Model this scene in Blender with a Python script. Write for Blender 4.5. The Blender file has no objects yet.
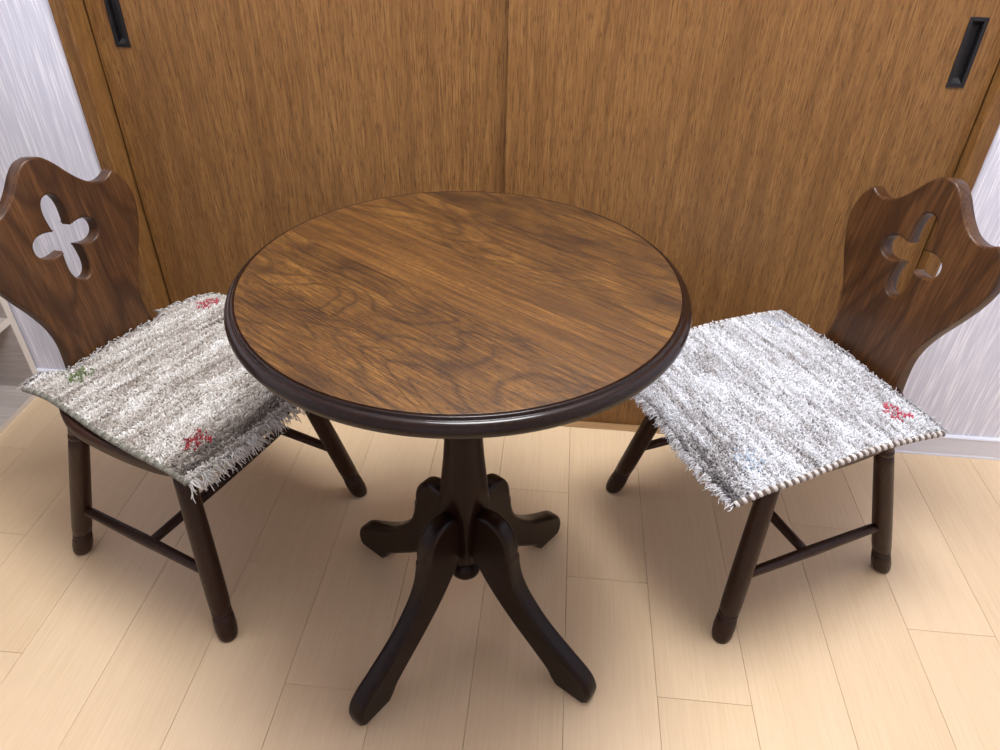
import bpy, bmesh, math, random
import numpy as np
from mathutils import Matrix, Vector

random.seed(4)
rng = np.random.default_rng(11)
scene = bpy.context.scene
col = scene.collection
R = math.radians

# ------------------------------------------------------------------ camera, light, exposure
F_PX, PITCH, ROLL, YAW, CAM_H = 726.85, 0.634043, 0.0233857, 0.0794133, 1.17863
fwd = Vector((-math.sin(YAW) * math.cos(PITCH), math.cos(YAW) * math.cos(PITCH), -math.sin(PITCH)))
rgt = Vector((math.cos(YAW), math.sin(YAW), 0))
upv = rgt.cross(fwd)
cr = math.cos(ROLL) * rgt + math.sin(ROLL) * upv
cu = -math.sin(ROLL) * rgt + math.cos(ROLL) * upv
cam_data = bpy.data.cameras.new('camera')
cam_data.sensor_width = 36
cam_data.lens = F_PX * 36 / 1000
cam_data.clip_start = 0.02
cam = bpy.data.objects.new('camera', cam_data)
cam.matrix_world = Matrix(((cr.x, cu.x, -fwd.x, 0), (cr.y, cu.y, -fwd.y, 0), (cr.z, cu.z, -fwd.z, CAM_H), (0, 0, 0, 1)))
col.objects.link(cam)
scene.camera = cam

world = bpy.data.worlds.new('world')
scene.world = world
world.use_nodes = True
world.node_tree.nodes['Background'].inputs[0].default_value = (0.9, 0.9, 1, 1)
world.node_tree.nodes['Background'].inputs[1].default_value = 0.05

def area_light(name, loc, size, watts, colour, shape='DISK'):
    d = bpy.data.lights.new(name, 'AREA')
    d.shape = shape
    d.size = size
    d.energy = watts
    d.color = colour
    o = bpy.data.objects.new(name, d)
    o.location = loc
    col.objects.link(o)
    return o

area_light('ceiling_lamp_light', (0.04, 0.80, 2.33), 0.82, 37, (0.985, 0.985, 1.0))
dome = bpy.data.lights.new('ceiling_lamp_glow', 'POINT')      # sideways and upward light of the same lamp's diffuser
dome.energy = 38
dome.shadow_soft_size = 0.26
dome.color = (0.985, 0.985, 1.0)
dome_o = bpy.data.objects.new('ceiling_lamp_glow', dome)
dome_o.location = (0.04, 0.80, 2.12)
col.objects.link(dome_o)

scene.view_settings.view_transform = 'Standard'
scene.view_settings.look = 'None'
scene.view_settings.gamma = 1
scene.view_settings.use_curve_mapping = False
scene.view_settings.exposure = 0.0

# ------------------------------------------------------------------ helpers
def link(o, parent=None):
    col.objects.link(o)
    if parent:
        o.parent = parent
    return o

def mesh_obj(name, verts, faces, mat, parent=None, smooth=False):
    me = bpy.data.meshes.new(name)
    me.from_pydata([tuple(v) for v in verts], [], faces)
    me.update()
    if mat:
        me.materials.append(mat)
    if smooth:
        me.polygons.foreach_set('use_smooth', [True] * len(me.polygons))
    return link(bpy.data.objects.new(name, me), parent)

def thing(name, label, cat, loc=(0, 0, 0), rz=0, group=None):
    o = bpy.data.objects.new(name, None)
    o.empty_display_size = 0.05
    o.location = loc
    o.rotation_euler = (0, 0, rz)
    o['label'] = label
    o['category'] = cat
    if group:
        o['group'] = group
    return link(o)

def structure(o, label=None):
    o['kind'] = 'structure'
    if label:
        o['label'] = label
    return o

def bm_box(bm, lo, hi):
    x0, y0, z0 = lo
    x1, y1, z1 = hi
    v = [bm.verts.new(p) for p in ((x0, y0, z0), (x1, y0, z0), (x1, y1, z0), (x0, y1, z0), (x0, y0, z1), (x1, y0, z1), (x1, y1, z1), (x0, y1, z1))]
    for f in ((0, 3, 2, 1), (4, 5, 6, 7), (0, 1, 5, 4), (1, 2, 6, 5), (2, 3, 7, 6), (3, 0, 4, 7)):
        bm.faces.new([v[i] for i in f])

def box_obj(name, boxes, mat, parent=None, bevel=0.0, seg=2):
    bm = bmesh.new()
    for lo, hi in boxes:
        bm_box(bm, lo, hi)
    if bevel:
        bmesh.ops.bevel(bm, geom=bm.edges[:], offset=bevel, segments=seg, affect='EDGES', profile=0.5)
    me = bpy.data.meshes.new(name)
    bm.to_mesh(me)
    bm.free()
    me.materials.append(mat)
    return link(bpy.data.objects.new(name, me), parent)

def lathe(profile, n=48):
    """profile of (r, z) pairs, closed on the axis when r == 0"""
    verts, faces, rows = [], [], []
    for r, z in profile:
        if r < 1e-6:
            rows.append([len(verts)])
            verts.append((0, 0, z))
        else:
            rows.append(list(range(len(verts), len(verts) + n)))
            verts += [(r * math.cos(2 * math.pi * i / n), r * math.sin(2 * math.pi * i / n), z) for i in range(n)]
    for a, b in zip(rows, rows[1:]):
        for i in range(n):
            j = (i + 1) % n
            if len(a) == 1 and len(b) == 1:
                continue
            if len(a) == 1:
                faces.append((a[0], b[j], b[i]))
            elif len(b) == 1:
                faces.append((a[i], a[j], b[0]))
            else:
                faces.append((a[i], a[j], b[j], b[i]))
    return verts, faces

def catmull(pts, n=6, closed=False):
    pts = [Vector(p) for p in pts]
    out = []
    m = len(pts)
    for i in range(m if closed else m - 1):
        if closed:
            p0, p1, p2, p3 = (pts[(i + k) % m] for k in (-1, 0, 1, 2))
        else:
            p0, p1, p2, p3 = pts[max(i - 1, 0)], pts[i], pts[i + 1], pts[min(i + 2, m - 1)]
        for k in range(n):
            t = k / n
            out.append(0.5 * ((2 * p1) + (p2 - p0) * t + (2 * p0 - 5 * p1 + 4 * p2 - p3) * t * t + (3 * p1 - p0 - 3 * p2 + p3) * t ** 3))
    if not closed:
        out.append(pts[-1])
    return [tuple(p) for p in out]

def plate(name, outlines, thickness, bevel, mat, parent=None, res=3):
    """solid board cut along 2D outlines (the later ones are holes), thickness centred on z = 0, rounded edges"""
    cu_ = bpy.data.curves.new(name, 'CURVE')
    cu_.dimensions = '2D'
    cu_.fill_mode = 'BOTH'
    for pts in outlines:
        s = cu_.splines.new('POLY')
        s.points.add(len(pts) - 1)
        for q, p in zip(s.points, pts):
            q.co = (p[0], p[1], 0, 1)
        s.use_cyclic_u = True
    cu_.extrude = thickness / 2 - bevel
    cu_.bevel_depth = bevel
    cu_.bevel_resolution = res
    cu_.offset = -bevel
    tmp = bpy.data.objects.new('tmp', cu_)
    col.objects.link(tmp)
    dg = bpy.context.evaluated_depsgraph_get()
    me = bpy.data.meshes.new_from_object(tmp.evaluated_get(dg))
    bpy.data.objects.remove(tmp)
    bpy.data.curves.remove(cu_)
    me.name = name
    bm = bmesh.new()
    bm.from_mesh(me)
    bmesh.ops.remove_doubles(bm, verts=bm.verts, dist=1e-5)
    for f in bm.faces:
        f.smooth = abs(f.normal.z) < 0.999
    for e in bm.edges:
        if len(e.link_faces) == 2:
            e.smooth = e.calc_face_angle(0) < R(40)
    bm.to_mesh(me)
    bm.free()
    me.materials.clear()
    me.materials.append(mat)
    for p in me.polygons:
        p.material_index = 0
    return link(bpy.data.objects.new(name, me), parent)

# ------------------------------------------------------------------ materials
def new_mat(name):
    m = bpy.data.materials.new(name)
    m.use_nodes = True
    nt = m.node_tree
    return m, nt, nt.nodes['Principled BSDF']

def N(nt, typ, **kw):
    n = nt.nodes.new(typ)
    for k, v in kw.items():
        setattr(n, k, v)
    return n

def ramp(nt, fac, stops):
    r = N(nt, 'ShaderNodeValToRGB')
    el = r.color_ramp.elements
    while len(el) < len(stops):
        el.new(0.5)
    for e, (p, c) in zip(el, stops):
        e.position = p
        e.color = (*c, 1) if len(c) == 3 else c
    nt.links.new(fac, r.inputs[0])
    return r.outputs[0]

def mix(nt, mode, fac, a, b):
    m = N(nt, 'ShaderNodeMix', data_type='RGBA', blend_type=mode)
    for s, val in ((m.inputs[0], fac), (m.inputs[6], a), (m.inputs[7], b)):
        if hasattr(val, 'is_linked'):
            nt.links.new(val, s)
        elif isinstance(val, (int, float)):
            s.default_value = val
        else:
            s.default_value = (*val, 1)
    return m.outputs[2]

def mth(nt, op, a, b=0.0):
    m = N(nt, 'ShaderNodeMath', operation=op)
    for s, val in ((m.inputs[0], a), (m.inputs[1], b)):
        if hasattr(val, 'is_linked'):
            nt.links.new(val, s)
        else:
            s.default_value = val
    return m.outputs[0]

def noise(nt, vec, scale, detail=2, rough=0.5, dist=0.0):
    n = N(nt, 'ShaderNodeTexNoise')
    n.inputs['Scale'].default_value = scale
    n.inputs['Detail'].default_value = detail
    n.inputs['Roughness'].default_value = rough
    n.inputs['Distortion'].default_value = dist
    nt.links.new(vec, n.inputs['Vector'])
    return n.outputs['Fac']

def coords(nt, axis, squeeze, world_space=False, jitter=3.0):
    """object coordinates squeezed along the grain axis, shifted for each object"""
    if world_space:
        src = N(nt, 'ShaderNodeNewGeometry').outputs['Position']
    else:
        src = N(nt, 'ShaderNodeTexCoord').outputs['Object']
    info = N(nt, 'ShaderNodeObjectInfo')
    off = N(nt, 'ShaderNodeVectorMath', operation='SCALE')
    off.inputs[0].default_value = (7.3, 5.1, 3.7)
    nt.links.new(mth(nt, 'MULTIPLY', info.outputs['Random'], jitter), off.inputs['Scale'])
    add = N(nt, 'ShaderNodeVectorMath', operation='ADD')
    nt.links.new(src, add.inputs[0])
    nt.links.new(off.outputs[0], add.inputs[1])
    mp = N(nt, 'ShaderNodeMapping')
    sc = [1, 1, 1]
    sc['XYZ'.index(axis)] = squeeze
    mp.inputs['Scale'].default_value = sc
    nt.links.new(add.outputs[0], mp.inputs[0])
    return mp.outputs[0], info.outputs['Random']

def wood(name, axis, stops, pore_col, ring=(6, 8, 0.3, 0.6), pore=(300, 0.04, 0.5), fibre=(160, 0.03, 0.5), mottle=(7, 0.35, 0.25),
         squeeze=0.1, ring_dist=0.5, rough=0.4, coat=0.0, coat_rough=0.2, bump=0.05, vary=0.0, world_space=False, spec=0.4):
    """ring = scale, count, strength, start of the dark line; pore / fibre = scale, squeeze, strength; mottle = scale, squeeze, strength"""
    m, nt, b = new_mat(name)
    v, rnd = coords(nt, axis, squeeze, world_space)
    low = noise(nt, v, ring[0], 2, 0.45, ring_dist)
    rg = mth(nt, 'PINGPONG', mth(nt, 'MULTIPLY', low, ring[1]), 1.0)
    rmask = ramp(nt, rg, [(ring[3], (0, 0, 0)), (1.0, (1, 1, 1))])
    v2, _ = coords(nt, axis, fibre[1], world_space)
    fib = noise(nt, v2, fibre[0], 3, 0.65)
    v3, _ = coords(nt, axis, mottle[1], world_space)
    blot = noise(nt, v3, mottle[0], 4, 0.6)
    fac = mth(nt, 'ADD', 0.5, mth(nt, 'MULTIPLY', mth(nt, 'SUBTRACT', fib, 0.5), fibre[2] * 2))
    fac = mth(nt, 'ADD', fac, mth(nt, 'MULTIPLY', mth(nt, 'SUBTRACT', blot, 0.5), mottle[2] * 2))
    if vary:
        fac = mth(nt, 'ADD', fac, mth(nt, 'MULTIPLY', mth(nt, 'SUBTRACT', rnd, 0.5), vary))
    c = ramp(nt, fac, stops)
    # growth-ring lines, broken up along the fibre
    c = mix(nt, 'MIX', mth(nt, 'MULTIPLY', mth(nt, 'MULTIPLY', rmask, ring[2]), mth(nt, 'ADD', fib, 0.35)), c, pore_col)
    v4, _ = coords(nt, axis, pore[1], world_space)
    pn = noise(nt, v4, pore[0], 2, 0.7)
    pm = ramp(nt, pn, [(0.53, (0, 0, 0)), (0.64, (1, 1, 1))])
    c = mix(nt, 'MIX', mth(nt, 'MULTIPLY', pm, pore[2]), c, pore_col)
    nt.links.new(c, b.inputs['Base Color'])
    b.inputs['Roughness'].default_value = rough
    b.inputs['Specular IOR Level'].default_value = spec
    b.inputs['Coat Weight'].default_value = coat
    b.inputs['Coat Roughness'].default_value = coat_rough
    if bump:
        bp = N(nt, 'ShaderNodeBump')
        bp.inputs['Strength'].default_value = bump
        bp.inputs['Distance'].default_value = 0.001
        nt.links.new(pm, bp.inputs['Height'])
        bp.invert = True
        nt.links.new(bp.outputs[0], b.inputs['Normal'])
    return m

def plain(name, c, rough=0.5, metal=0.0, bump=0.0, bscale=200, vary=0.06):
    m, nt, b = new_mat(name)
    tc = N(nt, 'ShaderNodeTexCoord').outputs['Object']
    n = noise(nt, tc, bscale, 3)
    cc = mix(nt, 'MIX', n, tuple(x * (1 - vary) for x in c), tuple(min(1, x * (1 + vary)) for x in c))
    nt.links.new(cc, b.inputs['Base Color'])
    b.inputs['Roughness'].default_value = rough
    b.inputs['Metallic'].default_value = metal
    if bump:
        bp = N(nt, 'ShaderNodeBump')
        bp.inputs['Strength'].default_value = bump
        bp.inputs['Distance'].default_value = 0.001
        nt.links.new(n, bp.inputs['Height'])
        nt.links.new(bp.outputs[0], b.inputs['Normal'])
    return m

def wallpaper(name):
    m, nt, b = new_mat(name)
    v, _ = coords(nt, 'Z', 0.035, True, 0)
    n1 = noise(nt, v, 230, 2, 0.55)
    v2, _ = coords(nt, 'Z', 0.02, True, 0)
    n2 = noise(nt, v2, 60, 2, 0.5)
    s = mth(nt, 'ADD', mth(nt, 'MULTIPLY', n1, 0.8), mth(nt, 'MULTIPLY', n2, 0.2))
    c = ramp(nt, s, [(0.40, (0.66, 0.67, 0.77)), (0.52, (0.73, 0.74, 0.835)), (0.62, (0.90, 0.91, 0.985))])
    nt.links.new(c, b.inputs['Base Color'])
    b.inputs['Roughness'].default_value = 0.6
    bp = N(nt, 'ShaderNodeBump')
    bp.inputs['Strength'].default_value = 0.35
    bp.inputs['Distance'].default_value = 0.002
    nt.links.new(s, bp.inputs['Height'])
    nt.links.new(bp.outputs[0], b.inputs['Normal'])
    return m

def yarn(name):
    m, nt, b = new_mat(name)
    a = N(nt, 'ShaderNodeAttribute', attribute_name='yarn')
    nt.links.new(a.outputs['Color'], b.inputs['Base Color'])
    b.inputs['Roughness'].default_value = 0.85
    b.inputs['Specular IOR Level'].default_value = 0.15
    b.inputs['Sheen Weight'].default_value = 0.25
    b.inputs['Sheen Roughness'].default_value = 0.5
    return m

M = {}
M['paper'] = wallpaper('white_streaked_wallpaper')
M['ceiling'] = plain('ceiling_paper', (0.88, 0.88, 0.88), 0.8, bump=0.2)
M['base'] = plain('white_vinyl', (0.72, 0.73, 0.80), 0.35, vary=0.02)
M['oak'] = wood('oak_veneer', 'Z', [(0.2, (0.145, 0.064, 0.017)), (0.5, (0.218, 0.104, 0.031)), (0.8, (0.295, 0.152, 0.05))], (0.09, 0.037, 0.0095),
                ring=(6, 20, 0.4, 0.5), pore=(520, 0.06, 0.8), fibre=(330, 0.03, 0.65), mottle=(4, 0.2, 0.14), squeeze=0.06, rough=0.45, bump=0.15, world_space=True, spec=0.35)
M['sill'] = wood('sill_wood', 'X', [(0.2, (0.26, 0.15, 0.065)), (0.8, (0.38, 0.23, 0.11))], (0.2, 0.1, 0.04), world_space=True)
M['floor'] = wood('pale_beech_floor', 'Y', [(0.15, (0.635, 0.46, 0.282)), (0.5, (0.71, 0.53, 0.338)), (0.85, (0.76, 0.58, 0.383))], (0.56, 0.395, 0.23),
                  ring=(9, 7, 0.12, 0.5), pore=(420, 0.03, 0.22), fibre=(260, 0.02, 0.35), mottle=(6, 0.15, 0.12), squeeze=0.05, rough=0.3, bump=0.03, vary=0.2, world_space=True, spec=0.5)
M['subfloor'] = plain('subfloor', (0.42, 0.28, 0.16), 0.8)
TS = [(0.12, (0.02, 0.0078, 0.0026)), (0.38, (0.06, 0.0245, 0.0056)), (0.6, (0.108, 0.0465, 0.0098)), (0.9, (0.19, 0.088, 0.02))]
TP = (0.017, 0.0068, 0.0028)
TK = dict(rough=0.42, coat=0.15, coat_rough=0.35, bump=0.25, spec=0.35)
M['top_flame'] = wood('table_wood_flame_grain', 'X', TS, TP, ring=(7, 36, 0.65, 0.6), pore=(620, 0.14, 0.65), fibre=(480, 0.03, 0.7), mottle=(17, 0.5, 0.5), squeeze=0.26, ring_dist=0.5, **TK)
M['top_plain'] = wood('table_wood_straight_grain', 'X', [(p, tuple(c * 1.2 for c in q)) for p, q in TS], TP, ring=(16, 24, 0.5, 0.6), pore=(620, 0.18, 0.55), fibre=(480, 0.02, 0.6), mottle=(14, 0.15, 0.3), squeeze=0.05, ring_dist=0.3, **TK)
M['top_dark'] = wood('table_wood_mottled_grain', 'X', [(p, tuple(c * 0.82 for c in q)) for p, q in TS], TP, ring=(11, 24, 0.7, 0.6), pore=(620, 0.14, 0.65), fibre=(480, 0.03, 0.6), mottle=(20, 0.5, 0.6), squeeze=0.12, ring_dist=0.5, **TK)
DK = [(0.15, (0.0065, 0.0021, 0.0012)), (0.5, (0.0115, 0.0038, 0.002)), (0.9, (0.022, 0.0075, 0.0038))]
M['dark'] = wood('dark_stained_wood', 'Z', DK, (0.006, 0.0025, 0.0016), rough=0.4, coat=0.12, coat_rough=0.14, bump=0.02, spec=0.1)
M['rim'] = wood('dark_polished_rim_wood', 'Z', DK, (0.006, 0.0025, 0.0016), rough=0.34, coat=0.42, coat_rough=0.05, bump=0.0, spec=0.12)
M['darkx'] = wood('dark_stained_wood_lengthwise', 'X', DK, (0.006, 0.0025, 0.0016), rough=0.36, coat=0.18, coat_rough=0.12, bump=0.02, spec=0.12)
CS = [(0.15, (0.017, 0.0062, 0.0034)), (0.5, (0.03, 0.0112, 0.0058)), (0.9, (0.05, 0.02, 0.0098))]
CK = dict(rough=0.4, coat=0.12, coat_rough=0.22, bump=0.03, spec=0.2)
M['chair'] = wood('walnut_stained_chair_wood', 'Z', CS, (0.011, 0.0045, 0.0028), **CK)
M['chairx'] = wood('walnut_stained_seat_wood', 'X', CS, (0.011, 0.0045, 0.0028), **CK)
M['back'] = wood('walnut_stained_back_wood', 'Y', [(0.12, (0.03, 0.0112, 0.0042)), (0.5, (0.064, 0.0255, 0.0086)), (0.9, (0.135, 0.06, 0.02))], (0.02, 0.0078, 0.0034),
                 ring=(8, 16, 0.7, 0.4), pore=(320, 0.06, 0.45), fibre=(240, 0.03, 0.5), mottle=(8, 0.25, 0.4), squeeze=0.22, ring_dist=0.7, rough=0.42, coat=0.22, coat_rough=0.15, bump=0.06, spec=0.2)
M['shelf'] = wood('grey_ash_shelf', 'X', [(0.15, (0.40, 0.34, 0.305)), (0.5, (0.52, 0.46, 0.425)), (0.85, (0.61, 0.56, 0.525))], (0.33, 0.28, 0.25),
                  ring=(8, 9, 0.4, 0.5), rough=0.5, bump=0.02, world_space=True)
M['shelfedge'] = plain('pale_edge_band', (0.66, 0.58, 0.5), 0.5)
M['black'] = plain('black_pull_metal', (0.004, 0.0037, 0.005), 0.36)
M['yarn'] = yarn('wool_yarn')

# ------------------------------------------------------------------ setting
XL, XR, YB, YF, ZC = -1.62, 1.6, 1.404, -1.75, 2.4
floor = box_obj('floor', [((XL - .1, YF - .1, -0.06), (XR + .1, YB + 0.25, -0.012))], M['subfloor'])
structure(floor, 'pale wood plank floor')

PW, PX0 = 0.16, 0.06765
ends = {-9: 1.172, -8: 0.924, -7: 0.667, -6: 0.42, -5: 1.15, -4: 0.905, -3: 0.66, -2: 0.41, -1: 1.17, 0: 0.94, 1: 0.702, 2: 0.45, 3: 1.13, 4: 0.887, 5: 0.64, 6: 0.39}
PL = 0.988
for k in range(-11, 10):
    x0 = max(PX0 + k * PW, XL)
    x1 = min(PX0 + (k + 1) * PW, XR)
    if x1 - x0 < 0.01:
        continue
    e = ends.get(k, 0.66 + 0.247 * ((k * 2) % 4))
    cuts = [YB + 0.0]
    y = e
    while y > YF:
        if y < YB - 0.02:
            cuts.append(y)
        y -= PL
    cuts.append(YF)
    for ya, yb in zip(cuts[1:], cuts):
        g = 0.0003
        cx, cy = (x0 + x1) / 2, (ya + yb) / 2
        hx, hy = (x1 - x0) / 2 - g, (yb - ya) / 2 - g
        o = box_obj('plank', [((-hx, -hy, -0.012), (hx, hy, 0.0))], M['floor'], floor, 0.0004, 1)
        o.location = (cx, cy, 0)

OX0, OX1, DH = -0.9605, 0.7805, 1.82       # closet opening with its casing
wall_back = box_obj('wall_back', [((XL, YB, 0), (OX0, YB + .1, ZC)), ((OX1, YB, 0), (XR, YB + .1, ZC)), ((OX0, YB, DH), (OX1, YB + .1, ZC)),
                                  ((OX0, YB + 0.1, -0.01), (OX1, YB + .14, DH))], M['paper'])
structure(wall_back, 'white wallpapered wall around the closet')
structure(box_obj('wall_left', [((XL - .1, YF, 0), (XL, YB + .1, ZC))], M['paper']))
structure(box_obj('wall_right', [((XR, YF, 0), (XR + .1, YB + .1, ZC))], M['paper']))
structure(box_obj('wall_front', [((XL, YF - .1, 0), (XR, YF, ZC))], M['paper']))
structure(box_obj('ceiling', [((XL - .1, YF - .1, ZC), (XR + .1, YB + .1, ZC + .1))], M['ceiling']))

def baseboard(name, x0, x1):
    y, h, t = YB, 0.061, 0.009
    pr = [(y, 0), (y - t, 0), (y - t, 0.004), (y - t + .0015, 0.006), (y - t + .0015, h - .007), (y - t, h - .004), (y - t + .002, h - .001), (y - t + .004, h), (y, h)]
    v = [(x, a, b) for x in (x0, x1) for a, b in pr]
    n = len(pr)
    f = [(i, i + n, (i + 1) % n + n, (i + 1) % n) for i in range(n)] + [tuple(range(n)), tuple(range(2 * n - 1, n - 1, -1))]
    return structure(mesh_obj(name, v, f, M['base']))
baseboard('baseboard_right', OX1, XR)
baseboard('baseboard_left', XL, OX0)

# closet frame: casing in front of a jamb, head, sill
JL, JR = -0.9285, 0.7515
def upright(name, xa, xb):
    return structure(box_obj(name, [((min(xa, xb), YB - 0.006, 0), (max(xa, xb), YB + 0.095, DH))], M['oak'], None, 0.003, 2), 'oak closet door post')
upright('trim_1', OX0, JL)
upright('trim_2', JR, OX1)
structure(box_obj('trim_3', [((JL, YB - 0.006, DH - 0.035), (JR, YB + 0.095, DH))], M['oak'], None, 0.0015), 'oak closet head rail')
structure(box_obj('trim_4', [((JL, YB - 0.004, -0.01), (JR, YB + 0.095, 0.0015))], M['sill'], None, 0.0008, 1), 'thin wooden sill under the closet doors')

def sliding_door(name, x0, x1, yf, th, hole, label):
    """panel with a rectangular pocket for the finger pull"""
    hx0, hx1, hz0, hz1 = hole
    z0, z1, dp = 0.003, DH - 0.036, 0.013
    xs, zs = [x0, hx0, hx1, x1], [z0, hz0, hz1, z1]
    v, f = [], []
    for z in zs:
        for x in xs:
            v.append((x, yf, z))
    idx = lambda i, j: j * 4 + i
    for j in range(3):
        for i in range(3):
            if (i, j) != (1, 1):
                f.append((idx(i, j), idx(i + 1, j), idx(i + 1, j + 1), idx(i, j + 1)))
    b = len(v)
    v += [(hx0, yf + dp, hz0), (hx1, yf + dp, hz0), (hx1, yf + dp, hz1), (hx0, yf + dp, hz1)]
    q = [idx(1, 1), idx(2, 1), idx(2, 2), idx(1, 2)]
    f.append((b, b + 1, b + 2, b + 3))
    for i in range(4):
        j = (i + 1) % 4
        f.append((q[i], q[j], b + j, b + i))
    c = len(v)
    v += [(x0, yf + th, z0), (x1, yf + th, z0), (x1, yf + th, z1), (x0, yf + th, z1)]
    f.append((c + 3, c + 2, c + 1, c))
    f.append((idx(0, 0), c, c + 1, idx(3, 0), idx(2, 0), idx(1, 0)))
    f.append((idx(0, 3), idx(1, 3), idx(2, 3), idx(3, 3), c + 2, c + 3))
    f.append((idx(0, 0), idx(0, 1), idx(0, 2), idx(0, 3), c + 3, c))
    f.append((idx(3, 0), c + 1, c + 2, idx(3, 3), idx(3, 2), idx(3, 1)))
    d = structure(mesh_obj(name, v, f, M['oak']), label)
    # finger pull: flat lip and a dished well
    w, h = hx1 - hx0, hz1 - hz0
    lip = 0.0045
    rings = [(-0.0015, 0.0005), (-0.0015, -0.0018), (lip, -0.0018), (lip + 0.0012, 0.0005), (lip + 0.003, 0.008), (lip + 0.006, 0.0105)]
    pv, pf = [], []
    for inset, dy in rings:
        ez = inset if inset < lip + 0.002 else inset * 1.6
        pv += [(hx0 + inset, yf + dy, hz0 + ez), (hx1 - inset, yf + dy, hz0 + ez), (hx1 - inset, yf + dy, hz1 - ez), (hx0 + inset, yf + dy, hz1 - ez)]
    for r in range(len(rings) - 1):
        for i in range(4):
            j = (i + 1) % 4
            pf.append((r * 4 + i, r * 4 + j, r * 4 + 4 + j, r * 4 + 4 + i))
    e = (len(rings) - 1) * 4
    pf.append((e, e + 1, e + 2, e + 3))
    p = mesh_obj('finger_pull', pv, pf, M['black'], d)
    p['label'] = 'black recessed finger pull'
    return d
sliding_door('door_1', JL + 0.005, -0.06, 1.452, 0.026, (-0.882, -0.8555, 0.8405, 0.952), 'oak sliding closet door running behind the other')
sliding_door('door_2', -0.1125, JR - 0.004, 1.424, 0.026, (0.676, 0.704, 0.8395, 0.951), 'oak sliding closet door running in front of the other')

# ------------------------------------------------------------------ round table
TX, TY, TZ = -0.1203, 0.8342, 0.7192
table = thing('round_table', 'round brown wooden pedestal table with dark rim and four curved feet', 'table', (TX, TY, 0))

def disc_strip(r, d0, d1, n=40):
    """outline of the disc slice between two chords y = d0 and y = d1"""
    pts = []
    a0 = math.asin(max(-1, min(1, d0 / r)))
    a1 = math.asin(max(-1, min(1, d1 / r)))
    for i in range(n + 1):
        a = a0 + (a1 - a0) * i / n
        pts.append((r * math.cos(a), r * math.sin(a)))
    for i in range(n + 1):
        a = a1 + (a0 - a1) * i / n
        pts.append((-r * math.cos(a), r * math.sin(a)))
    out = []
    for p in pts:
        if not out or math.dist(p, out[-1]) > 1e-5:
            out.append(p)
    if math.dist(out[0], out[-1]) < 1e-5:
        out.pop()
    return out

RT = 0.2838
chords = [-RT, -0.176, -0.0635, 0.0495, 0.162, RT]
for d0, d1, mt in zip(chords, chords[1:], ('top_flame', 'top_flame', 'top_plain', 'top_flame', 'top_dark')):
    g = 0.00012
    o = plate('board', [disc_strip(RT, d0 + (g if d0 > -RT else 0), d1 - (g if d1 < RT else 0))], 0.018, 0.0003, M[mt], table, 1)
    o.location = (0, 0, TZ - 0.009)
    o.rotation_euler = (0, 0, R(-34.5))

rim_prof = [(RT + 0.0002, 0.703), (RT + 0.0002, 0.7180), (0.2846, 0.7172), (0.2852, 0.7180), (0.2864, 0.7186), (0.2877, 0.7182), (0.2885, 0.7170), (0.2888, 0.7152),
            (0.2893, 0.7146), (0.2903, 0.7148), (0.2918, 0.7145), (0.2935, 0.7137), (0.2952, 0.7123), (0.2968, 0.7102), (0.2980, 0.7074), (0.2986, 0.7042), (0.2983, 0.7008), (0.2970, 0.6980), (0.2945, 0.6960), (0.291, 0.6952), (0.286, 0.6950), (0.0, 0.6950)]
v, f = lathe(rim_prof, 128)
rim = mesh_obj('rim', v, [tuple(reversed(q)) for q in f], M['rim'], table, True)
rim['label'] = 'dark moulded rim and underside'

v, f = lathe([(0, 0.695), (0.085, 0.695), (0.088, 0.690), (0.086, 0.672), (0.06, 0.666), (0.0, 0.666)], 48)
mesh_obj('mounting_plate', v, [tuple(reversed(q)) for q in f], M['dark'], table)

LEG_A = [55, 146, 237, 327]
def interp(z, tab):
    return float(np.interp(z, [t[0] for t in tab], [t[1] for t in tab]))
RAD = [(0.15, 0.016), (0.165, 0.025), (0.19, 0.034), (0.22, 0.0395), (0.29, 0.0425), (0.34, 0.0385), (0.40, 0.0325), (0.44, 0.0298), (0.55, 0.028), (0.62, 0.0295), (0.65, 0.036), (0.666, 0.046)]
CUT = [(0.15, 0.022), (0.2, 0.028), (0.25, 0.0305), (0.30, 0.034), (0.345, 0.0375), (0.40, 0.04), (0.5, 0.2)]
NA = 96
zs = [0.15 + (0.666 - 0.15) * i / 60 for i in range(61)]
v, f = [], []
for z in zs:
    r0, d0 = interp(z, RAD), interp(z, CUT)
    for i in range(NA):
        a = 2 * math.pi * i / NA
        da = min(abs((a - R(l) + math.pi) % (2 * math.pi) - math.pi) for l in LEG_A)
        r = min(r0, d0 / max(math.cos(da), 0.3))
        v.append((r * math.cos(a), r * math.sin(a), z))
for k in range(60):
    for i in range(NA):
        j = (i + 1) % NA
        f.append((k * NA + i, k * NA + j, (k + 1) * NA + j, (k + 1) * NA + i))
f.append(tuple(range(NA - 1, -1, -1)))
f.append(tuple(60 * NA + i for i in range(NA)))
colm = mesh_obj('column', v, f, M['dark'], table)
bm = bmesh.new(); bm.from_mesh(colm.data)
for q in bm.faces: q.smooth = True
for e in bm.edges:
    if len(e.link_faces) == 2: e.smooth = e.calc_face_angle(0) < R(14)
bm.to_mesh(colm.data); bm.free()

v, f = lathe([(0, 0.109), (0.011, 0.1108), (0.0195, 0.1155), (0.0255, 0.1235), (0.0275, 0.1325), (0.0265, 0.141), (0.023, 0.1475), (0.019, 0.151), (0.019, 0.156), (0.0, 0.156)], 40)
mesh_obj('finial', [(a, b, c + 0.006) for a, b, c in v], f, M['dark'], table, True)

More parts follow.
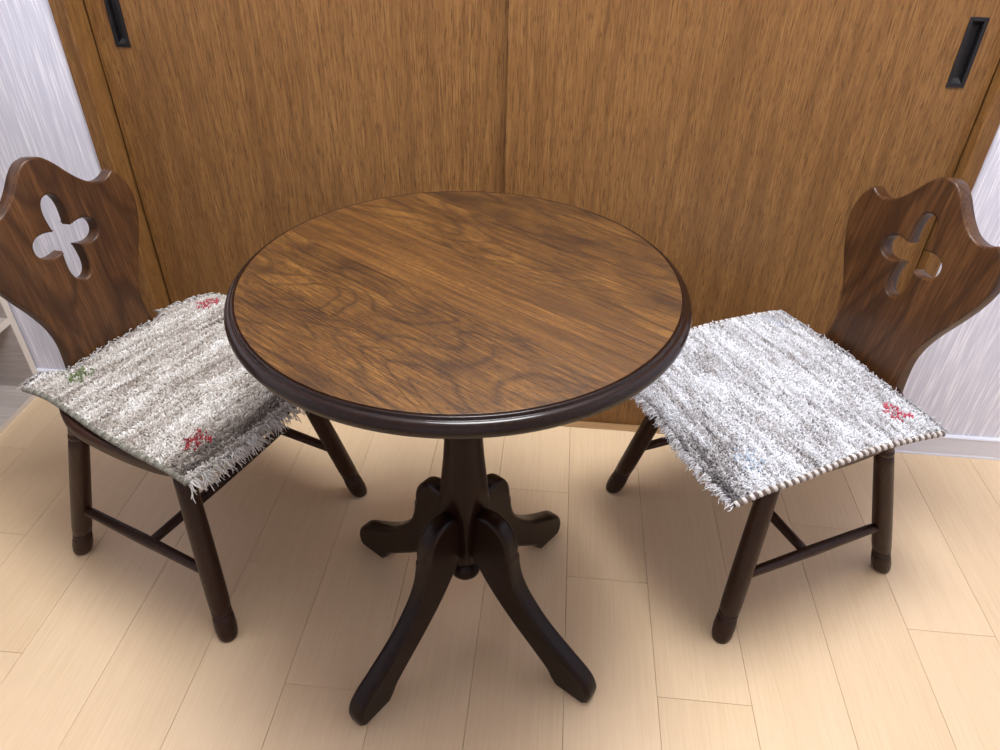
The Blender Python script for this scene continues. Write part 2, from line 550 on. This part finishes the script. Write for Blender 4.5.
upper = catmull([(0.02, 0.294), (0.045, 0.302), (0.066, 0.304), (0.085, 0.296), (0.098, 0.280), (0.1045, 0.258), (0.105, 0.243)], 5)
lower = catmull([(0.1085, 0.238), (0.111, 0.216), (0.119, 0.188), (0.138, 0.157), (0.176, 0.118), (0.226, 0.084), (0.256, 0.066), (0.273, 0.050), (0.281, 0.030), (0.279, 0.009)], 5)
under = catmull([(0.214, 0.0), (0.202, 0.014), (0.191, 0.030), (0.158, 0.058), (0.119, 0.090), (0.081, 0.126), (0.053, 0.158), (0.036, 0.182), (0.02, 0.196)], 5)
outline = upper + lower + [(0.271, 0.0)] + under
for a in LEG_A:
    o = plate('leg', [outline], 0.031, 0.0075, M['darkx'], table, 2)
    o.matrix_local = Matrix.Rotation(R(a), 4, 'Z') @ Matrix(((1, 0, 0, 0), (0, 0, -1, 0), (0, 1, 0, 0), (0, 0, 0, 1)))

# ------------------------------------------------------------------ chairs
ZS, TH = 0.372, 0.026                 # underside of the seat, thickness
SEAT_TOP = ZS + TH
half = [(0.232, 0.0), (0.23, 0.07), (0.222, 0.125), (0.203, 0.168), (0.165, 0.192), (0.1, 0.2), (0.02, 0.2), (-0.05, 0.192), (-0.105, 0.168), (-0.145, 0.13), (-0.172, 0.102), (-0.186, 0.07), (-0.19, 0.0)]
seat_outline = catmull(half + [(x, -y) for x, y in reversed(half[1:-1])], 5, True)

back_half = [(0.094, 0.012), (0.089, 0.045), (0.0865, 0.08), (0.092, 0.113), (0.105, 0.146), (0.122, 0.178), (0.139, 0.213), (0.150, 0.246), (0.1525, 0.272), (0.147, 0.297), (0.139, 0.311), (0.1285, 0.3225)]
back_top = [(0.1255, 0.3215), (0.115, 0.3155), (0.102, 0.3125), (0.089, 0.3145), (0.076, 0.3205), (0.062, 0.332), (0.048, 0.3475), (0.033, 0.366), (0.017, 0.3795), (0.0, 0.3838)]
hb = catmull(back_half, 5) + catmull(back_top, 5)
back_outline = hb + [(-x, y) for x, y in reversed(hb[:-1])]

def clover():
    vc, q = 0.2455, []
    up = [(0.0165, 0.0175), (0.0182, 0.030), (0.0192, 0.045), (0.0180, 0.058), (0.0140, 0.0685), (0.0075, 0.0745), (0, 0.0763)]
    sd = [(0.0165, 0.0175), (0.026, 0.0198), (0.037, 0.0208), (0.047, 0.0190), (0.0550, 0.0138), (0.0592, 0.007), (0.0602, 0)]
    up, sd = catmull(up, 4), catmull(sd, 4)
    quad = list(reversed(sd)) + up[1:]                          # from (hu, 0) round to (0, hv)
    q = quad + [(-x, y) for x, y in reversed(quad[:-1])]
    q = q + [(x, -y) for x, y in reversed(q[1:-1])]
    return [(x, y + vc) for x, y in q]
clover_outline = clover()

def leg_mesh(foot, top, nm='leg'):
    foot, top = Vector(foot), Vector(top)
    prof = [(0.0, 0.0), (0.0, 0.0135), (0.008, 0.0162), (0.03, 0.0185), (0.07, 0.0195), (0.11, 0.0188), (0.135, 0.0176), (0.138, 0.0158), (0.144, 0.0158), (0.147, 0.0178), (0.158, 0.0178), (0.161, 0.0160), (0.167, 0.0160),
            (0.171, 0.0180), (0.22, 0.0187), (0.40, 0.0188), (0.62, 0.0182), (0.82, 0.0172), (0.868, 0.0168), (0.872, 0.0148), (0.880, 0.0148), (0.884, 0.0172), (0.902, 0.0172), (0.906, 0.0148), (0.914, 0.0148), (0.918, 0.0165), (1.0, 0.0165), (1.0, 0.0)]
    n = 28
    v, f, rows = [], [], []
    for t, r in prof:
        c = foot.lerp(top, t if t > 0.1 else t * 1.0)
        if r == 0:
            rows.append([len(v)]); v.append(tuple(c))
        else:
            rows.append(list(range(len(v), len(v) + n)))
            v += [(c.x + r * math.cos(2 * math.pi * i / n), c.y + r * math.sin(2 * math.pi * i / n), c.z) for i in range(n)]
    for a, b in zip(rows, rows[1:]):
        for i in range(n):
            j = (i + 1) % n
            if len(a) == 1: f.append((a[0], b[j], b[i]))
            elif len(b) == 1: f.append((a[i], a[j], b[0]))
            else: f.append((a[i], a[j], b[j], b[i]))
    return v, f

def bar(a, b, prof, n=20):
    """turned bar from a to b; prof of (t, r)"""
    a, b = Vector(a), Vector(b)
    d = (b - a).normalized()
    e1 = d.cross(Vector((0, 0, 1))).normalized()
    e2 = d.cross(e1)
    v, f = [], []
    for t, r in prof:
        c = a.lerp(b, t)
        for i in range(n):
            w = c + r * (math.cos(2 * math.pi * i / n) * e1 + math.sin(2 * math.pi * i / n) * e2)
            v.append(tuple(w))
    for k in range(len(prof) - 1):
        for i in range(n):
            j = (i + 1) % n
            f.append((k * n + i, (k + 1) * n + i, (k + 1) * n + j, k * n + j))
    f.append(tuple(range(n)))
    f.append(tuple((len(prof) - 1) * n + i for i in range(n - 1, -1, -1)))
    return v, f

def make_chair(label, loc, rz):
    t = thing('wooden_chair', label, 'chair', loc, rz)
    s = plate('seat', [seat_outline], TH, 0.007, M['chairx'], t, 4)
    s.location = (0, 0, ZS + TH / 2)
    th = 0.1542
    b = plate('backrest', [back_outline, clover_outline], 0.029, 0.0042, M['back'], t, 3)
    b['label'] = 'shaped back board with a four-lobed clover cut-out'
    b.matrix_local = Matrix(((0, -math.sin(th), math.cos(th), -0.154 - 0.0145 * math.cos(th)), (1, 0, 0, 0), (0, math.cos(th), math.sin(th), ZS - 0.0145 * math.sin(th)), (0, 0, 0, 1)))
    legs = {}
    for nm, ft, tp in (('r', (-0.2015, 0.189), (-0.082, 0.1566)), ('f', (0.2015, 0.204), (0.1237, 0.1371))):
        for sg in (-1, 1):
            A, B_ = (ft[0], sg * ft[1], 0), (tp[0], sg * tp[1], ZS + 0.001)
            legs[nm, sg] = (Vector(A), Vector(B_))
            v, f = leg_mesh(A, B_)
            mesh_obj('leg', v, f, M['chair'], t, True)
    mids = []
    sp = [(0, 0.0085), (0.1, 0.0092), (0.5, 0.0105), (0.9, 0.0092), (1, 0.0085)]
    for sg in (-1, 1):
        a = legs['r', sg][0].lerp(legs['r', sg][1], 0.359)
        c = legs['f', sg][0].lerp(legs['f', sg][1], 0.359)
        mids.append(a.lerp(c, 0.555))
        v, f = bar(a, c, sp)
        mesh_obj('stretcher', v, f, M['chair'], t, True)
    v, f = bar(mids[0], mids[1], sp)
    mesh_obj('stretcher', v, f, M['chair'], t, True)
    return t

def copy_tree(o, parent=None):
    c = o.copy()
    col.objects.link(c)
    if parent:
        c.parent = parent
    for ch in o.children:
        copy_tree(ch, c)
    return c

CH_L = (-0.6576, 1.0021, 0.0, -0.37212)
CH_R = (0.4391, 1.1050, 0.0, 3.61806)
chair_a = make_chair('dark brown wooden chair with clover cut-out, under the pad with green and red motifs', CH_L[:3], CH_L[3])
chair_b = copy_tree(chair_a)
chair_b.location = CH_R[:3]
chair_b.rotation_euler = (0, 0, CH_R[3])
chair_b['label'] = 'dark brown wooden chair with clover cut-out, under the pad with brown and white stitched edge'

# ------------------------------------------------------------------ woven seat pads
so = np.array(seat_outline)
def outside(px, py):
    """distance outside the seat outline (0 inside)"""
    a = so; b = np.roll(so, -1, 0)
    P = np.stack([px, py], -1)[:, None, :]
    ab = (b - a)[None]
    t = np.clip(((P - a) * ab).sum(-1) / (ab ** 2).sum(-1), 0, 1)
    dist = np.sqrt((((a + t[..., None] * ab) - P) ** 2).sum(-1)).min(1)
    cross = ((a[None, :, 1] > P[..., 1]) != (b[None, :, 1] > P[..., 1])) & (P[..., 0] < (b - a)[None, :, 0] * (P[..., 1] - a[None, :, 1]) / ((b - a)[None, :, 1] + 1e-12) + a[None, :, 0])
    inside = cross.sum(1) % 2 == 1
    return np.where(inside, 0, dist)

def smooth1(a, n, axis):
    k = np.hanning(n + 2)[1:-1]; k /= k.sum()
    return np.apply_along_axis(lambda r: np.convolve(np.pad(r, n, mode='wrap'), k, 'same')[n:-n], axis, a)

def norm01(a):
    return (a - a.min()) / (a.max() - a.min())

MOTIF = ["..1..11.", ".11111..", "11.111.1", ".111.11.", "..1..1.."]
RED, RED2, GREEN, BLUE = (0.30, 0.02, 0.03), (0.42, 0.05, 0.08), (0.11, 0.15, 0.05), (0.28, 0.38, 0.52)

class Pad:
    def __init__(self, label, chair, cx, cy, rot, lx, ly, style, droop):
        self.cx, self.cy, self.rot, self.lx, self.ly, self.style, self.droop = cx, cy, rot, lx, ly, style, droop
        loc = chair
        self.root = thing('seat_pad', label, 'seat pad', (loc[0], loc[1], SEAT_TOP), loc[3])
        self.gx, self.gy = 150, 170          # rows front to back, columns side to side
        a = rng.random((self.gx, self.gy))
        streak = 0.55 * norm01(smooth1(smooth1(a, 41, 1), 2, 0)) + 0.2 * norm01(smooth1(smooth1(rng.random((self.gx, self.gy)), 91, 1), 15, 0)) + 0.22 * norm01(smooth1(rng.random((self.gx, self.gy)), 13, 1)) + 0.13 * rng.random((self.gx, self.gy))
        self.tone = norm01(streak)
    def surf(self, s, t):
        """s along the depth 0 (rear) to 1 (front), t across 0 to 1 -> chair-local x, y, z relative to the seat top"""
        s, t = np.asarray(s, float), np.asarray(t, float)
        px, py = (s - 0.5) * self.lx, (t - 0.5) * self.ly
        # slightly uneven hand-made edge
        px = px + 0.0035 * np.sin(t * 9 + self.style) * (2 * np.abs(s - 0.5)) ** 2
        py = py + 0.003 * np.sin(s * 8 + 2 * self.style) * (2 * np.abs(t - 0.5)) ** 2
        c, n = math.cos(self.rot), math.sin(self.rot)
        x, y = self.cx + c * px - n * py, self.cy + n * px + c * py
        e = np.clip((np.abs(y) - 0.098) / 0.045, 0, 1)
        x = np.maximum(x, -0.1525 - 0.06 * e * e * (3 - 2 * e))
        sh = x.shape
        d = outside(x.ravel(), y.ravel()).reshape(sh)
        z = 0.0028 + 0.0012 * np.sin(x * 31) * np.cos(y * 27) - self.droop * np.maximum(d - 0.008, 0) ** 1.5
        return x, y, z
    def colour(self, s, t):
        i = np.clip((np.asarray(s) * self.gx).astype(int), 0, self.gx - 1)
        j = np.clip((np.asarray(t) * self.gy).astype(int), 0, self.gy - 1)
        tone = self.tone[i, j].copy()
        s, t = np.asarray(s), np.asarray(t)
        if self.style == 0:
            pal = np.array([(0.10, 0.08, 0.068), (0.20, 0.165, 0.14), (0.34, 0.295, 0.255), (0.47, 0.43, 0.39), (0.62, 0.59, 0.555), (0.76, 0.745, 0.725)])
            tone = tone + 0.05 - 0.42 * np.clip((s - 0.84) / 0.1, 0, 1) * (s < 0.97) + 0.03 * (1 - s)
        else:
            pal = np.array([(0.09, 0.08, 0.085), (0.21, 0.19, 0.19), (0.38, 0.36, 0.36), (0.53, 0.525, 0.545), (0.67, 0.675, 0.71), (0.80, 0.81, 0.85)])
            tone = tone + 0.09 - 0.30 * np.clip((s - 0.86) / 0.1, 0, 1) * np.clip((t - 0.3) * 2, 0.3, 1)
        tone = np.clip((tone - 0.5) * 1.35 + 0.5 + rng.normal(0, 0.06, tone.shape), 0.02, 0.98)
        k = tone * (len(pal) - 1)
        a = np.floor(k).astype(int)
        fr = (k - a)[..., None]
        return pal[a] * (1 - fr) + pal[np.minimum(a + 1, len(pal) - 1)] * fr
    def motif(self, c, s, t, s0, t0, col1, col2, size=0.052, flip=False, dens=0.9):
        """knots of coloured yarn in a small stepped figure"""
        cell = size / 8
        ii = np.floor((s - s0) * self.lx / (cell * 1.25) + 2.5).astype(int)
        jj = np.floor((t - t0) * self.ly / cell + 4).astype(int)
        ok = (ii >= 0) & (ii < 5) & (jj >= 0) & (jj < 8)
        g = np.array([[ch == '1' for ch in r] for r in MOTIF])
        if flip:
            g = g[:, ::-1]
        hit = np.zeros(s.shape, bool)
        hit[ok] = g[ii[ok], jj[ok]]
        hit &= rng.random(s.shape) < dens
        w = rng.random(s.shape)[..., None]
        return np.where(hit[..., None], np.array(col1) * w + np.array(col2) * (1 - w), c)

def add_colour(me, cols):
    at = me.color_attributes.new('yarn', 'FLOAT_COLOR', 'POINT')
    buf = np.ones((len(cols), 4), np.float32)
    buf[:, :3] = cols
    at.data.foreach_set('color', buf.ravel())

def np_mesh(name, verts, faces, cols, parent, smooth=False):
    me = bpy.data.meshes.new(name)
    verts = np.asarray(verts, np.float32); faces = np.asarray(faces, np.int32)
    me.vertices.add(len(verts)); me.vertices.foreach_set('co', verts.ravel())
    k = faces.shape[1]
    me.loops.add(faces.size); me.loops.foreach_set('vertex_index', faces.ravel())
    me.polygons.add(len(faces)); me.polygons.foreach_set('loop_start', np.arange(0, faces.size, k, dtype=np.int32))
    me.update(calc_edges=True)
    me.validate()
    add_colour(me, cols)
    if smooth:
        me.polygons.foreach_set('use_smooth', [True] * len(me.polygons))
    me.materials.append(M['yarn'])
    return link(bpy.data.objects.new(name, me), parent)

def strands(name, P0, dirs, side, lens, rad, cols, parent, nseg=4, sag=0.5, curl=0.004):
    """bundle of bent tapering yarn ends, three-sided"""
    n = len(P0)
    V, Fc, Cc = [], [], []
    ph = rng.random(n) * 6.28
    for k in range(nseg + 1):
        u = k / nseg
        c = P0 + dirs * (lens * u)[:, None] + side * (curl * np.sin(ph + u * 4))[:, None] * u
        c = c.copy(); c[:, 2] -= sag * (lens * u) * u
        r = rad * (1 - 0.55 * u)
        for q in range(3):
            a = q * 2.0944
            V.append(c + side * (r * math.cos(a))[:, None] + np.array([0, 0, 1.0]) * (r * math.sin(a))[:, None])
            Cc.append(cols * (0.93 + 0.1 * u))
    V = np.array(V); Cc = np.array(Cc)            # (rings*3, n, 3)
    idx = lambda k, q: (k * 3 + q) * n + np.arange(n)
    for k in range(nseg):
        for q in range(3):
            w = (q + 1) % 3
            Fc.append(np.stack([idx(k, q), idx(k, w), idx(k + 1, w), idx(k + 1, q)], -1))
    o = np_mesh(name, V.reshape(-1, 3), np.concatenate(Fc), Cc.reshape(-1, 3), parent)
    o['kind'] = 'stuff'
    return o

def build_pad(pad, motifs, bind_cols, fringe_cols, fringe_len):
    root = pad.root
    # woven ground
    n = 50
    S, T = np.meshgrid(np.linspace(0, 1, n), np.linspace(0, 1, n), indexing='ij')
    x, y, z = pad.surf(S.ravel(), T.ravel())
    top = np.stack([x, y, z + 0.0062], -1); bot = np.stack([x, y, z], -1)
    c = pad.colour(S.ravel(), T.ravel()) * 0.75
    fs = []
    for i in range(n - 1):
        for j in range(n - 1):
            a = i * n + j
            fs.append((a, a + n, a + n + 1, a + 1))
    m = n * n
    fb = [(a + m, d + m, c_ + m, b + m) for a, b, c_, d in fs]
    edge = [(i * n, (i + 1) * n) for i in range(n - 1)] + [((n - 1) * n + j, (n - 1) * n + j + 1) for j in range(n - 1)] + [((n - i) * n - 1, (n - 1 - i) * n - 1) for i in range(n - 1)] + [(n - 1 - j, n - 2 - j) for j in range(n - 1)]
    fe = [(a, a + m, b + m, b) for a, b in edge]
    np_mesh('woven_base', np.concatenate([top, bot]), fs + fb + fe, np.concatenate([c, c * 0.8]), root, True)
    # knotted pile
    nr, nc = 142, 165
    s = (np.arange(nr) + 0.5)[:, None] / nr + rng.normal(0, 0.0012, (nr, nc))
    t = (np.arange(nc) + 0.5)[None, :] / nc + rng.normal(0, 0.0016, (nr, nc))
    s, t = np.clip(s, 0.004, 0.996).ravel(), np.clip(t, 0.004, 0.996).ravel()
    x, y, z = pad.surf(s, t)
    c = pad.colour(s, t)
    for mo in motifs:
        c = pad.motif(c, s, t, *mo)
    k = len(s)
    base = np.stack([x, y, z + 0.0055], -1)
    hgt = rng.uniform(0.004, 0.0088, k)
    lean = rng.normal(0, 0.0026, (k, 2))
    lean[:, 0] += 0.0022
    r = rng.uniform(0.0015, 0.0027, k)
    a0 = rng.random(k) * 6.28
    V, Cc = [], []
    for lev, (hf, rf, lf) in enumerate(((0, 1.0, 0), (0.7, 0.85, 0.6))):
        for q in range(3):
            a = a0 + q * 2.0944
            V.append(np.stack([base[:, 0] + lean[:, 0] * lf + np.cos(a) * r * rf, base[:, 1] + lean[:, 1] * lf + np.sin(a) * r * rf, base[:, 2] + hgt * hf], -1)); Cc.append(c)
    V.append(np.stack([base[:, 0] + lean[:, 0], base[:, 1] + lean[:, 1], base[:, 2] + hgt], -1)); Cc.append(c)
    V = np.concatenate(V); Cc = np.concatenate(Cc)
    ar = np.arange(k)
    F3 = []
    for q in range(3):
        w = (q + 1) % 3
        F3.append(np.stack([ar + q * k, ar + w * k, ar + (3 + w) * k], -1))
        F3.append(np.stack([ar + q * k, ar + (3 + w) * k, ar + (3 + q) * k], -1))
        F3.append(np.stack([ar + (3 + q) * k, ar + (3 + w) * k, ar + 6 * k], -1))
    p = np_mesh('pile', V, np.concatenate(F3), Cc, root)
    p['kind'] = 'stuff'
    # fringes on the rear and front edges
    cs, sn = math.cos(pad.rot), math.sin(pad.rot)
    for s0, sg in ((0.0, -1), (1.0, 1)):
        nf = 430
        t = np.sort(rng.random(nf))
        x, y, z = pad.surf(np.full(nf, s0), t)
        P0 = np.stack([x, y, z + rng.uniform(0.001, 0.007, nf) + (0.006 if sg < 0 else 0)], -1)
        ang = rng.normal(0, 0.35, nf)
        d = np.stack([sg * (np.cos(ang) * cs - np.sin(ang) * sn), sg * (np.cos(ang) * sn + np.sin(ang) * cs), rng.uniform(-0.45, 0.25, nf)], -1)
        if sg < 0:                       # yarn ends turn up against the back board
            hitb = np.abs(y) < 0.112
            d[hitb, 0] = rng.uniform(-0.05, 0.25, nf)[hitb]
            d[hitb, 2] = rng.uniform(0.3, 1.0, nf)[hitb]
        side = np.stack([-d[:, 1], d[:, 0], 0 * ang], -1)
        side /= np.linalg.norm(side, axis=1)[:, None]
        w = rng.random(nf)[:, None]
        cc = np.array(fringe_cols[0]) * w + np.array(fringe_cols[1]) * (1 - w)
        strands('fringe', P0, d, side, rng.uniform(0.5, 1.15, nf) * fringe_len, rng.uniform(0.0011, 0.0020, nf), cc, root)
    # overcast stitches along both sides
    for t0, sg in ((0.0, -1), (1.0, 1)):
        ns = 64
        s = (np.arange(ns) + 0.5) / ns
        x, y, z = pad.surf(s, np.full(ns, t0))
        V, Fc, Cc = [], [], []
        nseg, nr_ = 9, 5
        ax = np.array([cs, sn, 0]); out = np.array([-sn, cs, 0]) * sg
        wid = pad.lx / ns * 0.56
        for i in range(ns):
            cen = np.array([x[i], y[i], z[i] + 0.0056])
            base_i = len(V)
            for a in range(nseg):
                th = 2 * math.pi * a / nseg
                for q in range(nr_):
                    u = -1 + 2 * q / (nr_ - 1)
                    rr = 0.0062 * (0.72 + 0.28 * math.sqrt(max(0, 1 - u * u)))
                    V.append(cen + ax * (u * wid + 0.0022 * math.sin(th)) + out * (rr * math.cos(th) * 0.85) + np.array([0, 0, rr * math.sin(th)]))
                    Cc.append(np.array(bind_cols[i % len(bind_cols)]) * (0.85 + 0.3 * ((i * 7) % 5) / 5))
            for a in range(nseg):
                b = (a + 1) % nseg
                for q in range(nr_ - 1):
                    Fc.append((base_i + a * nr_ + q, base_i + b * nr_ + q, base_i + b * nr_ + q + 1, base_i + a * nr_ + q + 1))
        o = np_mesh('stitched_edge', V, Fc, np.array(Cc), root, True)
        o['kind'] = 'stuff'

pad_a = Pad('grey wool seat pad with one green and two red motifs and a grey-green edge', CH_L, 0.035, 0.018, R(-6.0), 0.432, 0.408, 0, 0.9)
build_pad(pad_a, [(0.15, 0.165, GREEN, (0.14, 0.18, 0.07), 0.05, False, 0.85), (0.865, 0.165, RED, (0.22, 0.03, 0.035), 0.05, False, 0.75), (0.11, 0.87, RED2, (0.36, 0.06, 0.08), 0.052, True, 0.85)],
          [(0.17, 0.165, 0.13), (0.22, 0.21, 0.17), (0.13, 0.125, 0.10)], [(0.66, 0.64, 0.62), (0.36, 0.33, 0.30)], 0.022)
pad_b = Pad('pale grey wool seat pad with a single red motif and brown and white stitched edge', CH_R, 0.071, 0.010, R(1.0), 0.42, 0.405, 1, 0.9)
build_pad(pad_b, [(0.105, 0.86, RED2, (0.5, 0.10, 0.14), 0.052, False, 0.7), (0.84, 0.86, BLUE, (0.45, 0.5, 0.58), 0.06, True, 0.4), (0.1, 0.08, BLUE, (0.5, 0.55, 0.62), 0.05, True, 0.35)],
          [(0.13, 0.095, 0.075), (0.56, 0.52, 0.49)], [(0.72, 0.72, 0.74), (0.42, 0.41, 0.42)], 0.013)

# ------------------------------------------------------------------ low shelf unit by the left wall
shelf = thing('bookshelf', 'low grey wood grain bookshelf with pale front edges, empty', 'shelf', (-1.46, 1.02, 0))
SX0, SX1, SY0, SY1, SH = -0.155, 0.155, -0.42, 0.378, 0.87
for ya, yb in ((SY1 - 0.018, SY1), (SY0, SY0 + 0.018)):
    o = box_obj('side_panel', [((SX0, ya, 0), (SX1 - 0.001, yb, SH))], M['shelf'], shelf)
    e = box_obj('edge_band', [((SX1 - 0.001, ya, 0), (SX1, yb, SH))], M['shelfedge'], o)
    e['label'] = 'pale front edge band'
for z0, z1 in ((0.0, 0.014), (0.21, 0.227), (0.43, 0.447), (0.65, 0.667), (SH - 0.018, SH)):
    o = box_obj('shelf_board', [((SX0, SY0 + 0.018, z0), (SX1 - 0.001, SY1 - 0.018, z1))], M['shelf'], shelf)
    box_obj('edge_band', [((SX1 - 0.001, SY0 + 0.018, z0), (SX1, SY1 - 0.018, z1))], M['shelfedge'], o)
box_obj('back_panel', [((SX0 - 0.004, SY0, 0), (SX0, SY1, SH))], M['shelf'], shelf)
